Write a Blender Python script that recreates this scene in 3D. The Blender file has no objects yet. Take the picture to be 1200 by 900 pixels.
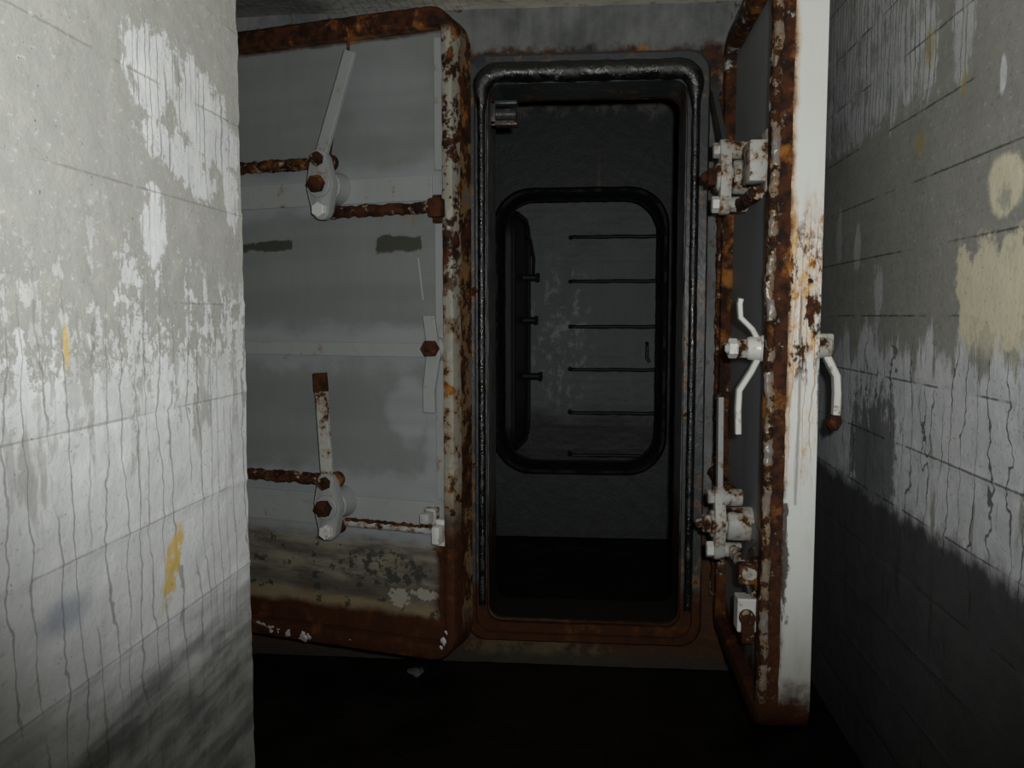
import bpy, bmesh, math, random
from mathutils import Vector, Matrix, noise as mnoise
random.seed(7)
PI = math.pi
SC = bpy.context.scene
COL = SC.collection

# ------------------------------------------------------------------ camera, world, light, exposure
YAW = math.radians(5.14)
PITCH = math.atan(0.08)
cam_d = bpy.data.cameras.new('camera')
cam_d.sensor_width = 36.0
cam_d.lens = 30.0
cam_d.clip_start = 0.02
cam = bpy.data.objects.new('camera', cam_d)
COL.objects.link(cam)
cam.location = (0, 0, 1.3)
cam.rotation_euler = (PI / 2 - PITCH, 0, YAW)
SC.camera = cam

w = bpy.data.worlds.new('world')
SC.world = w
w.use_nodes = True
w.node_tree.nodes['Background'].inputs[0].default_value = (0.0, 0.0, 0.0, 1)
w.node_tree.nodes['Background'].inputs[1].default_value = 0.0

# the photographer's small hand-held flash lamp, just right of and above the lens
ld = bpy.data.lights.new('camera_flash', 'SPOT')
ld.energy = 112
ld.color = (1.0, 1.0, 0.98)
ld.shadow_soft_size = 0.02
ld.spot_size = math.radians(104)
ld.spot_blend = 0.8
lamp = bpy.data.objects.new('camera_flash', ld)
COL.objects.link(lamp)
lamp.location = (0.07, 0.0, 1.36)
LAIM = Vector((-0.08, 1.0, 0.21))
lamp.rotation_euler = LAIM.to_track_quat('-Z', 'Y').to_euler()

SC.view_settings.view_transform = 'Standard'
SC.view_settings.look = 'None'
SC.view_settings.gamma = 1.0
SC.view_settings.use_curve_mapping = False
SC.view_settings.exposure = 0.0

# ------------------------------------------------------------------ node helpers
class S:
    """a scalar socket with arithmetic"""
    def __init__(self, m, s): self.m = m; self.s = s
    def _b(self, op, o, rev=False):
        a, b = (o, self) if rev else (self, o)
        return self.m.math(op, a, b)
    def __add__(self, o): return self._b('ADD', o)
    __radd__ = __add__
    def __mul__(self, o): return self._b('MULTIPLY', o)
    __rmul__ = __mul__
    def __sub__(self, o): return self._b('SUBTRACT', o)
    def __rsub__(self, o): return self._b('SUBTRACT', o, True)
    def __truediv__(self, o): return self._b('DIVIDE', o)

class Mat:
    def __init__(self, name):
        self.mat = bpy.data.materials.new(name)
        self.mat.use_nodes = True
        self.nt = self.mat.node_tree
        self.bsdf = self.nt.nodes['Principled BSDF']
    def node(self, t): return self.nt.nodes.new(t)
    def put(self, sock, v):
        if isinstance(v, S): self.nt.links.new(v.s, sock)
        elif isinstance(v, (int, float)): sock.default_value = v
        elif isinstance(v, tuple): sock.default_value = (v[0], v[1], v[2], 1.0) if len(v) == 3 and sock.type == 'RGBA' else v
        else: self.nt.links.new(v, sock)
    def math(self, op, a, b=None, clamp=False):
        n = self.node('ShaderNodeMath'); n.operation = op; n.use_clamp = clamp
        self.put(n.inputs[0], a)
        if b is not None: self.put(n.inputs[1], b)
        return S(self, n.outputs[0])
    def mx(self, *a):
        r = a[0]
        for b in a[1:]: r = self.math('MAXIMUM', r, b)
        return r
    def mn(self, a, b): return self.math('MINIMUM', a, b)
    def ab(self, a): return self.math('ABSOLUTE', a)
    def sm(self, x, lo, hi, a=0.0, b=1.0):
        n = self.node('ShaderNodeMapRange'); n.interpolation_type = 'SMOOTHSTEP'
        if lo > hi: lo, hi, a, b = hi, lo, b, a
        self.put(n.inputs[0], x)
        n.inputs[1].default_value = lo; n.inputs[2].default_value = hi
        n.inputs[3].default_value = a; n.inputs[4].default_value = b
        return S(self, n.outputs[0])
    def world(self):
        g = self.node('ShaderNodeNewGeometry'); return g.outputs['Position']
    def obj(self):
        g = self.node('ShaderNodeTexCoord'); return g.outputs['Object']
    def xyz(self, v):
        n = self.node('ShaderNodeSeparateXYZ'); self.nt.links.new(v, n.inputs[0])
        return S(self, n.outputs[0]), S(self, n.outputs[1]), S(self, n.outputs[2])
    def vec(self, x, y, z):
        n = self.node('ShaderNodeCombineXYZ')
        self.put(n.inputs[0], x); self.put(n.inputs[1], y); self.put(n.inputs[2], z)
        return n.outputs[0]
    def vmul(self, v, k):
        n = self.node('ShaderNodeVectorMath'); n.operation = 'MULTIPLY'
        self.nt.links.new(v, n.inputs[0]); n.inputs[1].default_value = k
        return n.outputs[0]
    def vadd(self, v, k):
        n = self.node('ShaderNodeVectorMath'); n.operation = 'ADD'
        self.nt.links.new(v, n.inputs[0]); n.inputs[1].default_value = k
        return n.outputs[0]
    def noise(self, v, scale=5, detail=4, rough=0.55, dist=0.0):
        n = self.node('ShaderNodeTexNoise')
        self.nt.links.new(v, n.inputs['Vector'])
        n.inputs['Scale'].default_value = scale; n.inputs['Detail'].default_value = detail
        n.inputs['Roughness'].default_value = rough; n.inputs['Distortion'].default_value = dist
        return S(self, n.outputs[0])
    def mix(self, f, a, b):
        n = self.node('ShaderNodeMix'); n.data_type = 'RGBA'
        self.put(n.inputs[0], f)
        self.put(n.inputs[6], a if not isinstance(a, tuple) else (*a, 1.0))
        self.put(n.inputs[7], b if not isinstance(b, tuple) else (*b, 1.0))
        return n.outputs[2]
    def bump(self, h, strength=0.5, dist=0.01):
        n = self.node('ShaderNodeBump')
        n.inputs['Strength'].default_value = strength; n.inputs['Distance'].default_value = dist
        self.put(n.inputs['Height'], h)
        self.nt.links.new(n.outputs[0], self.bsdf.inputs['Normal'])
    def ell(self, u, v, cu, cv, ru, rv, nz=None, k=0.0, soft=0.12):
        a = (u - cu) * (1.0 / ru); b = (v - cv) * (1.0 / rv)
        d = self.math('SQRT', a * a + b * b)
        if nz is not None: d = d + (nz - 0.5) * k
        return self.sm(d, 1.0 + soft, 1.0 - soft)
    def box(self, u, v, u0, u1, v0, v1, nz=None, k=0.0, soft=0.01):
        cu, cv = (u0 + u1) / 2, (v0 + v1) / 2
        d = self.mx(self.ab(u - cu) - (u1 - u0) / 2, self.ab(v - cv) - (v1 - v0) / 2)
        if nz is not None: d = d + (nz - 0.5) * k
        return self.sm(d, soft, -soft)
    def out(self, col, rough=0.6, spec=0.5, metal=0.0):
        self.put(self.bsdf.inputs['Base Color'], col if not isinstance(col, tuple) else (*col, 1.0))
        self.put(self.bsdf.inputs['Roughness'], rough)
        self.put(self.bsdf.inputs['Specular IOR Level'], spec)
        self.put(self.bsdf.inputs['Metallic'], metal)
        return self.mat

def drips(m, u, v, f, seed, wid, keep=0.5):
    """thin wandering upright lines, one per column; wid in metres, keep = how many survive"""
    slow = m.noise(m.vec(u * 7.0, v * 1.1, seed), 1.0, 2, 0.5)
    wob = m.noise(m.vec(u * 9.0, v * 9.0, seed + 4.0), 1.0, 3, 0.6)
    jag = m.noise(m.vec(u * 40.0, v * 55.0, seed + 8.0), 1.0, 2, 0.6)
    q = (u + (slow - 0.5) * (3.2 / f) + (wob - 0.5) * (1.1 / f) + (jag - 0.5) * 0.006) * f
    cell = m.math('FLOOR', q)
    off = m.noise(m.vec(cell * 7.31, v * 1.4, seed + 2.0), 1.0, 2, 0.5)
    d = m.ab(q - cell - 0.5 + (off - 0.5) * 1.0) * (1.0 / f)
    wv = m.noise(m.vec(cell * 3.7, v * 14.0, seed + 6.0), 1.0, 3, 0.6)
    br = m.noise(m.vec(cell * 5.17, v * 3.0, seed + 9.0), 1.0, 3, 0.6)
    core = m.sm(d - (wv - 0.5) * wid * 1.6, wid, wid * 0.4)
    t = 0.62 - 0.3 * keep
    return core * m.sm(br, t - 0.03, t + 0.05)

def joints(m, u, v, z0, pitch, wid, seed):
    q = (v - z0) * (1.0 / pitch) + 0.5
    d = m.ab(q - m.math('FLOOR', q) - 0.5) * pitch
    jag = m.noise(m.vec(u * 30.0, v * 30.0, seed), 1.0, 3, 0.6)
    br = m.noise(m.vec(u * 2.6, m.math('FLOOR', q) * 3.3, seed), 1.0, 4, 0.7)
    return m.sm(d + (jag - 0.5) * wid * 2.0, wid, wid * 0.4) * m.sm(br, 0.44, 0.52)

RUST_D, RUST_M, RUST_O = (0.016, 0.007, 0.004), (0.065, 0.020, 0.007), (0.34, 0.125, 0.020)

def rustcol(m, P, s=22.0):
    a = m.noise(P, s, 6, 0.65)
    b = m.noise(m.vadd(P, (3.1, 1.7, 5.2)), s * 0.35, 5, 0.6)
    c = m.mix(m.sm(a, 0.38, 0.60), RUST_D, RUST_M)
    return m.mix(m.sm(b * 0.6 + a * 0.4, 0.53, 0.66), c, RUST_O)

# ---- concrete
def mat_left_wall():
    m = Mat('concrete_left'); P = m.world(); x, u, v = m.xyz(P)
    PV = m.vec(0.0, u, v)
    n1 = m.noise(PV, 3.0, 6, 0.6); n2 = m.noise(PV, 14.0, 6, 0.65); n3 = m.noise(PV, 70.0, 4, 0.6)
    nst = m.noise(m.vec(0.0, u * 4.0, v * 26.0), 1.0, 5, 0.6)          # board grain, lying along the wall
    nsv = m.noise(m.vec(1.0, u * 22.0, v * 5.0), 1.0, 6, 0.62)         # upright runs
    base = m.mix(n1 * 0.6 + nst * 0.4, (0.33, 0.335, 0.315), (0.48, 0.485, 0.455))
    base = m.mix(m.sm(n2, 0.5, 0.7) * 0.3, base, (0.56, 0.55, 0.50))
    line = drips(m, u, v, 26.0, 2.0, 0.0024, 0.75)
    ne = nsv * 0.5 + m.noise(PV, 38.0, 6, 0.7) * 0.5
    # white lime wash: solid low down, tattered above
    edge = v + (ne - 0.5) * 0.8
    low = m.sm(edge, 1.235, 1.20)
    mid = m.sm(v + (n1 - 0.5) * 0.4, 1.45, 1.36) * m.sm(ne + m.sm(v, 1.42, 1.2, 0.0, 0.035), 0.545, 0.56)
    far = m.sm(u, 0.94, 1.3, 0.5, 1.0)
    p1 = m.ell(u, v, 1.25, 1.665, 0.085, 0.065, ne, 3.6, 0.10)
    p2 = m.ell(u + (v - 1.63) * 0.6, v, 1.42, 1.635, 0.12, 0.080, ne, 3.8, 0.10)
    p3 = m.ell(u + (v - 1.545) * 1.6, v, 1.34, 1.545, 0.09, 0.045, ne, 4.6, 0.10)
    p4 = m.ell(u, v, 1.52, 1.60, 0.07, 0.035, ne, 3.6, 0.10)
    p5 = m.ell(u, v, 1.52, 1.52, 0.03, 0.05, ne, 4.4, 0.10)
    p6 = m.ell(u, v, 1.24, 1.43, 0.035, 0.055, ne, 3.6, 0.10)
    gaps = m.sm(m.noise(m.vec(2.0, u * 13.0, v * 3.0), 1.0, 4, 0.55), 0.55, 0.60) * 0.8 * m.sm(v, 0.98, 1.12)
    pk = m.sm(ne * 0.6 + n2 * 0.4, 0.40, 0.45)
    white = m.mx(low * (1.0 - gaps), mid * far, m.mx(p1, p2, p3, p4, p5, p6) * pk)
    wcol = m.mix(m.sm(n2, 0.3, 0.7), (0.68, 0.70, 0.72), (0.78, 0.80, 0.81))
    col = m.mix(white * 0.95, base, wcol)
    col = m.mix(line * m.sm(v, 1.42, 1.2) * 0.6, col, (0.19, 0.185, 0.17))
    col = m.mix(joints(m, u, v, 1.155, 0.165, 0.0022, 3.0) * 0.4, col, (0.17, 0.165, 0.14))
    fl = m.noise(m.vec(7.0, u * 60.0, v * 110.0), 1.0, 3, 0.6)
    col = m.mix(m.sm(fl, 0.60, 0.68) * 0.35, col, (0.70, 0.70, 0.66))
    col = m.mix(m.sm(fl, 0.40, 0.32) * 0.25, col, (0.24, 0.24, 0.22))
    fine = drips(m, u, v, 50.0, 8.0, 0.0020, 0.6) * m.mx(p1, p2, p3, p4, p5, p6)
    col = m.mix(fine * 0.7, col, (0.24, 0.24, 0.225))
    # yellow smear, blue smudge
    yv = v + (u - 1.27) * -0.9
    yel = m.ell(u + (v - 0.91) * -0.42, v, 1.27, 0.905, 0.024, 0.062, ne, 3.2, 0.2) * m.sm(nst * 0.5 + n3 * 0.5, 0.40, 0.5)
    yel = m.mx(yel, m.ell(u, v, 1.01, 1.262, 0.006, 0.028, n2, 0.9, 0.3) * 0.7)
    col = m.mix(yel * 0.9, col, (0.72, 0.50, 0.12))
    col = m.mix(m.ell(u, v, 0.985, 0.925, 0.05, 0.022, n2, 0.8, 0.6) * 0.55, col, (0.20, 0.24, 0.34))
    # damp tide below the wash
    tide = m.sm(v + (nst - 0.5) * 0.16 + (n1 - 0.5) * 0.12 + (1.6 - u) * 0.05, 0.86, 0.70)
    col = m.mix(tide * 0.88, col, m.mix(m.sm(nst * 0.7 + n2 * 0.3, 0.38, 0.62), (0.07, 0.072, 0.066), (0.30, 0.30, 0.285)))
    # fine specks
    sp = m.noise(PV, 120.0, 1, 0.5)
    col = m.mix(m.sm(sp, 0.74, 0.78) * 0.6, col, (0.10, 0.09, 0.08))
    h = nst * 0.25 * m.sm(v, 1.0, 0.8, 0.3, 1.6) + n2 * 0.3 + n3 * 0.6 + fl * 0.5
    m.bump(h, 0.45, 0.003)
    return m.out(col, m.mix(white, (0.75,) * 3, (0.5,) * 3), 0.3)

def mat_right_wall():
    m = Mat('concrete_right'); P = m.world(); x, u, v = m.xyz(P)
    PV = m.vec(4.0, u, v)
    n1 = m.noise(PV, 2.5, 6, 0.6); n2 = m.noise(PV, 12.0, 6, 0.65); n3 = m.noise(PV, 60.0, 4, 0.6)
    nst = m.noise(m.vec(3.0, u * 3.0, v * 26.0), 1.0, 5, 0.6)
    nsv = m.noise(m.vec(5.0, u * 14.0, v * 2.6), 1.0, 6, 0.62)
    nsf = m.noise(m.vec(6.0, u * 45.0, v * 5.0), 1.0, 4, 0.6)
    base = m.mix(n1 * 0.5 + nst * 0.5, (0.20, 0.205, 0.19), (0.40, 0.40, 0.37))
    line = drips(m, u, v, 14.0, 21.0, 0.0030, 0.8)
    line2 = drips(m, u, v, 34.0, 31.0, 0.0035, 1.0)
    ne = nsv * 0.5 + m.noise(PV, 26.0, 6, 0.7) * 0.5
    edge = v + (nsv - 0.5) * 0.50 + (ne - 0.5) * 0.2
    low = m.sm(edge, 1.24, 1.19) * m.sm(nsv, 0.66, 0.60)
    up = m.box(u, v, 2.10, 3.2, 1.83, 2.6, ne, 0.45, 0.02) * m.sm(nsf * 0.5 + n2 * 0.5, 0.40, 0.50)
    up = m.mx(up, m.ell(u, v, 1.97, 1.93, 0.05, 0.16, ne, 3.0, 0.2) * 0.8)
    dabs = m.mx(m.ell(u, v, 1.78, 1.77, 0.012, 0.035, ne, 2.4, 0.2), m.ell(u, v, 2.66, 1.50, 0.035, 0.06, ne, 4.0, 0.2) * 0.7,
                m.ell(u, v, 2.85, 1.55, 0.035, 0.09, ne, 4.4, 0.2) * 0.6, m.ell(u, v, 2.46, 1.36, 0.03, 0.08, ne, 4.0, 0.2) * 0.7)
    wcol = m.mix(m.sm(n2, 0.3, 0.7), (0.56, 0.59, 0.63), (0.72, 0.74, 0.77))
    white = m.mx(low, up * 0.85, dabs)
    col = m.mix(white * 0.9, base, wcol)
    col = m.mix(line * m.sm(v, 1.28, 1.2) * m.sm(v, 0.70, 0.8) * 0.85, col, (0.05, 0.05, 0.045))
    col = m.mix(line2 * up * 0.8, col, (0.09, 0.095, 0.09))
    col = m.mix(joints(m, u, v, 1.30, 0.165, 0.0035, 13.0) * 0.75, col, (0.04, 0.038, 0.032))
    fl = m.noise(m.vec(7.0, u * 50.0, v * 90.0), 1.0, 3, 0.6)
    col = m.mix(m.sm(fl, 0.60, 0.68) * 0.3, col, (0.60, 0.60, 0.56))
    col = m.mix(m.sm(fl, 0.42, 0.32) * 0.35, col, (0.14, 0.14, 0.13))
    # cream repair patches
    cr = m.mx(m.ell(u, v, 1.755, 1.555, 0.075, 0.062, n2, 0.9, 0.14),
              m.box(u, v, 0.9, 1.96, 1.25, 1.445, n2, 0.30, 0.02) * m.sm(u + (v - 1.25) * 0.45 + (n2 - 0.5) * 0.25, 2.06, 2.00),
              m.sm(v + (n2 - 0.5) * 0.12, 1.20, 1.26) * m.sm(v, 1.32, 1.28) * m.sm(u, 1.95, 1.85) * 0.7)
    hole = m.ell(u, v, 1.755, 1.527, 0.024, 0.02, n3, 2.5, 0.6)
    cr = cr * (1.0 - hole * 0.6) * m.sm(n2 * 0.6 + n3 * 0.4, 0.34, 0.46, 0.7, 1.0)
    col = m.mix(cr * 0.92, col, m.mix(n2, (0.66, 0.62, 0.44), (0.82, 0.78, 0.60)))
    ye = m.mx(m.ell(u, v, 2.2, 1.72, 0.035, 0.03, n2, 1.0, 0.5) * 0.45, m.ell(u, v, 1.96, 1.80, 0.012, 0.03, n2, 1.0, 0.4) * 0.6,
              m.ell(u, v, 2.16, 1.93, 0.03, 0.05, n2, 1.2, 0.5) * 0.5, m.ell(u, v, 1.86, 2.02, 0.03, 0.04, n2, 1.2, 0.5) * 0.5)
    col = m.mix(ye, col, (0.42, 0.32, 0.06))
    # damp dark base
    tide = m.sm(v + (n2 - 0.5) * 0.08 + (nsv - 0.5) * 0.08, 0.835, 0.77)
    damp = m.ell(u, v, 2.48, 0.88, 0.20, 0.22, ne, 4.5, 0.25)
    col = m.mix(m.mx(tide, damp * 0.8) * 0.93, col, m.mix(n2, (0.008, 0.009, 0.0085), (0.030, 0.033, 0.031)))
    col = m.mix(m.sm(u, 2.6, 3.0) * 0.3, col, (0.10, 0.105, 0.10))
    sp = m.noise(PV, 110.0, 1, 0.5)
    col = m.mix(m.sm(sp, 0.72, 0.77) * 0.6, col, (0.05, 0.045, 0.04))
    m.bump(nst * 0.3 + n2 * 0.4 + n3 * 0.6 + fl * 0.4 + cr * 0.2, 0.5, 0.004)
    return m.out(col, 0.7, 0.3)

def mat_far_wall():
    m = Mat('plaster_end_wall'); P = m.world(); x, y, z = m.xyz(P)
    n1 = m.noise(P, 4.0, 6, 0.6); n2 = m.noise(P, 18.0, 6, 0.65)
    nv = m.noise(m.vec(x * 20.0, y * 20.0, z * 3.0), 1.0, 5, 0.6)
    col = m.mix(m.sm(n1 * 0.5 + nv * 0.3 + n2 * 0.2, 0.36, 0.62), (0.085, 0.092, 0.092), (0.21, 0.22, 0.215))
    # rust creeping out round the steel frame
    d = m.mx(m.ab(x) - 0.42, z - 2.20)
    ru = m.sm(d + (n2 - 0.5) * 0.11 - (nv - 0.5) * 0.05, 0.055, 0.02) * m.sm(z, 1.9, 2.15)
    ru = m.mx(ru, m.sm(n2 * 0.5 + nv * 0.5, 0.53, 0.60) * m.sm(m.ab(x), 0.40, 0.43) * 0.9)
    ru = m.mx(ru, m.sm(z + (n2 - 0.5) * 0.25, 0.75, 0.45))
    lowc = m.mix(n2, (0.020, 0.009, 0.003), (0.085, 0.034, 0.008))
    sill = m.sm(z, 0.30, 0.2)
    col = m.mix(ru, col, m.mix(m.sm(z, 0.9, 0.5), rustcol(m, P, 26.0), lowc))
    tan = m.sm(n1 * 0.4 + n2 * 0.6 - m.ab(x + 0.20) * 0.35, 0.42, 0.52) * sill
    col = m.mix(tan * 0.75, col, m.mix(n2, (0.06, 0.045, 0.022), (0.15, 0.12, 0.065)))
    col = m.mix(m.sm(z + (n2 - 0.5) * 0.08, 0.075, 0.02) * 0.9, col, (0.03, 0.026, 0.02))
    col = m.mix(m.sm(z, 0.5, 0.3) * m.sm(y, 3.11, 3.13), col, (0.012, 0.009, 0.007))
    m.bump(n2 + n1 * 0.6 + nv * 0.4, 0.6, 0.008)
    return m.out(col, 0.65, 0.3)

def mat_ceiling():
    m = Mat('limewashed_ceiling'); P = m.world(); x, y, z = m.xyz(P)
    n1 = m.noise(P, 3.0, 6, 0.6); n2 = m.noise(P, 16.0, 6, 0.65)
    ln = drips(m, x, y, 30.0, 5.0, 0.004, 1.0)
    col = m.mix(n1, (0.66, 0.62, 0.48), (0.86, 0.82, 0.70))
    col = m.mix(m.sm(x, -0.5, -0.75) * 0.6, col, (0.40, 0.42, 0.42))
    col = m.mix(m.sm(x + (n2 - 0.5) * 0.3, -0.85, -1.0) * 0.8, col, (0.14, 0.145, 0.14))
    col = m.mix(ln * 0.35 * m.sm(x, -0.35, -0.5), col, (0.10, 0.10, 0.09))
    col = m.mix(m.sm(n2, 0.58, 0.68) * 0.6, col, (0.20, 0.14, 0.06))
    m.bump(n2 + n1, 0.8, 0.012)
    return m.out(col, 0.7, 0.3)

def mat_dark_concrete(name, lo, hi, gloss=0.5, sheen=False):
    m = Mat(name); P = m.world(); x, y, z = m.xyz(P)
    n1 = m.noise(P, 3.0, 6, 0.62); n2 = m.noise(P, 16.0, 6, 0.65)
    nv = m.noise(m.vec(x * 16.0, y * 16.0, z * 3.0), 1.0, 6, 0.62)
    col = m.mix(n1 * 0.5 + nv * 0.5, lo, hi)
    if sheen:                                                            # wet sheen painted as pale spots, and black damp at the foot
        wet_sheen = m.ell(x, z, -0.20, 1.15, 0.22, 0.50, nv, 1.6, 0.5) * m.sm(n2 * 0.6 + nv * 0.4, 0.50, 0.60)
        col = m.mix(wet_sheen * 0.8, col, (0.50, 0.53, 0.55))
        col = m.mix(m.sm(z + (n1 - 0.5) * 0.3, 0.75, 0.50) * 0.9, col, (0.015, 0.016, 0.015))
    else:
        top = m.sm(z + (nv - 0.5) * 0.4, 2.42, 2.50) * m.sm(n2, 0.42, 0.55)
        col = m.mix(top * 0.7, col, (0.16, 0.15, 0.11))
        st = m.ell(x, z, 0.05, 1.9, 0.012, 0.25, nv, 0.8, 0.5)
        col = m.mix(st * 0.35, col, (0.22, 0.13, 0.05))
    m.bump(n2 + nv * 0.5, 0.6, 0.008)
    return m.out(col, gloss, 0.5)

def mat_floor():
    m = Mat('wet_mud_floor'); P = m.world()
    n1 = m.noise(P, 5.0, 6, 0.6); n2 = m.noise(P, 40.0, 5, 0.65)
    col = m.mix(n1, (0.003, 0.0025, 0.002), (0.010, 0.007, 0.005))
    m.bump(n1 + n2 * 0.5, 0.8, 0.015)
    return m.out(col, m.sm(n1, 0.3, 0.7, 0.4, 0.9), 0.15)

# ---- steel
def steel(name, paint_lo, paint_hi, thr=0.62, rs=9.0, rough=0.5, low_rust=True, fn=None, bump=0.5, colfn=None, halo_k=0.7):
    m = Mat(name); P = m.obj(); x, y, z = m.xyz(P)
    n1 = m.noise(P, 4.0, 5, 0.6); n2 = m.noise(P, rs, 8, 0.68); n3 = m.noise(P, 55.0, 4, 0.6)
    nv = m.noise(m.vec(x * 25.0, y * 25.0, z * 4.0), 1.0, 4, 0.6)
    col = m.mix(n1 * 0.6 + nv * 0.4, paint_lo, paint_hi)
    rust = m.sm(n2 + (n3 - 0.5) * 0.15, thr, thr + 0.05)
    ctx = dict(m=m, P=P, x=x, y=y, z=z, n1=n1, n2=n2, n3=n3, nv=nv)
    if colfn: col = colfn(col, ctx)
    if fn: rust = fn(rust, ctx)
    # brown bleed round the rust
    halo = m.sm(n2 + (n3 - 0.5) * 0.1, thr - 0.10, thr + 0.01) * halo_k
    col = m.mix(halo, col, m.mix(nv, (0.13, 0.065, 0.025), (0.36, 0.20, 0.06)))
    if low_rust:                                                         # tide of rust left by standing water
        wz = m.xyz(m.world())[2]
        rust = m.mx(rust, m.sm(wz + (n2 - 0.5) * 0.22, 0.36, 0.27))
    rust = m.mn(rust, 1.0)
    rc = rustcol(m, P)
    rc = m.mix(m.sm(m.xyz(m.world())[2] + (n2 - 0.5) * 0.2, 0.75, 0.45) * 0.8, rc, m.mix(nv, (0.020, 0.007, 0.003), (0.074, 0.023, 0.006)))  # low rust redder and darker, partly toned down for the fading flash light
    col = m.mix(rust, col, rc)
    m.bump(n3 * 0.5 + n2 * 0.5 + rust * (0.6 + n3), bump, 0.004)
    return m.out(col, m.sm(rust + (n3 - 0.5) * 0.5, 0.0, 1.0, rough, 0.78), m.sm(rust, 0.0, 1.0, 0.45, 0.2))

def panel_left_fn(rust, c):
    m, x, z, n2, nv = c['m'], c['x'], c['z'], c['n2'], c['nv']
    r = m.sm(z + (n2 - 0.5) * 0.06, 0.15, 0.115)
    r = m.mx(r, m.box(x, z, 0.02, 0.082, -0.2, 0.40, n2, 0.06, 0.012))
    r = m.mx(r, m.box(x, z, 0.0, 0.9, 1.955, 2.1, n2, 0.03, 0.006) * 0.8)
    return m.mx(r, rust * 0.6)

def panel_left_col(col, c):
    m, x, z, n1, n2, n3, nv = (c[k] for k in ('m', 'x', 'z', 'n1', 'n2', 'n3', 'nv'))
    nb = m.noise(m.vec(x * 7.0, 0.0, z * 9.0), 1.0, 5, 0.6)
    lt = m.mx(m.box(x, z, 0.05, 0.9, 1.44, 1.57, nb, 0.14, 0.03), m.box(x, z, 0.1, 0.9, 0.93, 1.06, nb, 0.16, 0.03),
              m.box(x, z, 0.05, 0.9, 0.36, 0.60, nb, 0.20, 0.03), m.ell(x, z, 0.17, 0.80, 0.075, 0.10, nb, 2.0, 0.3),
              m.ell(x, z, 0.26, 1.80, 0.13, 0.13, nb, 2.4, 0.5) * 0.35, m.box(x, z, 0.05, 0.12, 0.55, 0.85, nb, 0.1, 0.02))
    col = m.mix(lt * 0.45, col, (0.42, 0.45, 0.47))
    bands = m.sm(m.noise(m.vec(1.0, x * 0.8, z * 13.0), 1.0, 1, 0.5), 0.35, 0.65)
    col = m.mix(bands * 0.22, col, (0.12, 0.13, 0.13))
    sh = m.noise(m.vec(x * 14.0, 2.0, z * 22.0), 1.0, 5, 0.6)
    dk = m.mx(m.box(x, z, 0.125, 0.285, 1.30, 1.35, sh, 0.055, 0.004), m.box(x, z, 0.60, 0.85, 1.315, 1.345, sh, 0.045, 0.004))
    col = m.mix(dk * 0.95, col, (0.045, 0.048, 0.035))
    # scratch
    sc = m.box(x + (z - 1.25) * -0.12, z, 0.131, 0.135, 1.15, 1.28, None, 0, 0.0015)
    col = m.mix(sc * 0.5, col, (0.6, 0.62, 0.62))
    # grime below the lower rail
    nh = m.noise(m.vec(x * 5.0, 1.0, z * 24.0), 1.0, 6, 0.65)
    gr = m.sm(z + (nh - 0.5) * 0.06, 0.395, 0.345)
    tan = m.mix(m.sm(nh, 0.35, 0.65), (0.085, 0.07, 0.058), (0.24, 0.215, 0.155))
    tan = m.mix(m.box(x, z, -1, 2, 0.17, 0.235, nh, 0.08, 0.02) * 0.6, tan, (0.05, 0.038, 0.03))
    tan = m.mix(m.sm(z, 0.19, 0.15) * 0.6, tan, (0.26, 0.18, 0.07))
    col = m.mix(gr * 0.92, col, tan)
    chip = m.sm(m.noise(m.vec(x * 26.0, 5.0, z * 30.0), 1.0, 5, 0.65), 0.50, 0.53) * m.ell(x, z, 0.27, 0.275, 0.17, 0.06, nh, 0.6, 0.2)
    chip = m.mx(chip, m.sm(m.noise(m.vec(x * 18.0, 9.0, z * 20.0), 1.0, 5, 0.65), 0.59, 0.61) * gr)
    col = m.mix(chip * 0.9, col, (0.035, 0.04, 0.03))
    wh = m.mx(m.ell(x, z, 0.215, 0.185, 0.035, 0.028, n3, 2.6, 0.08), m.ell(x, z, 0.125, 0.205, 0.045, 0.018, n3, 2.8, 0.08))
    col = m.mix(wh * 0.9, col, (0.36, 0.34, 0.28))
    return col

def rim_left_fn(rust, c):
    m, x, z, n2, n3 = c['m'], c['x'], c['z'], c['n2'], c['n3']
    r = m.mx(rust, m.sm(z, 1.93, 1.97))
    r = m.mx(r, m.sm(n2 + (n3 - 0.5) * 0.15, 0.47, 0.53) * m.sm(z, 0.95, 1.3))
    r = m.mx(r, m.sm(z + (n2 - 0.5) * 0.3, 0.58, 0.40))
    return r

def rim_right_fn(rust, c):
    m, x, y, z, n2, n3 = c['m'], c['x'], c['y'], c['z'], c['n2'], c['n3']
    return m.mx(rust, m.sm(n2 + (n3 - 0.5) * 0.2, 0.36, 0.42))

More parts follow.
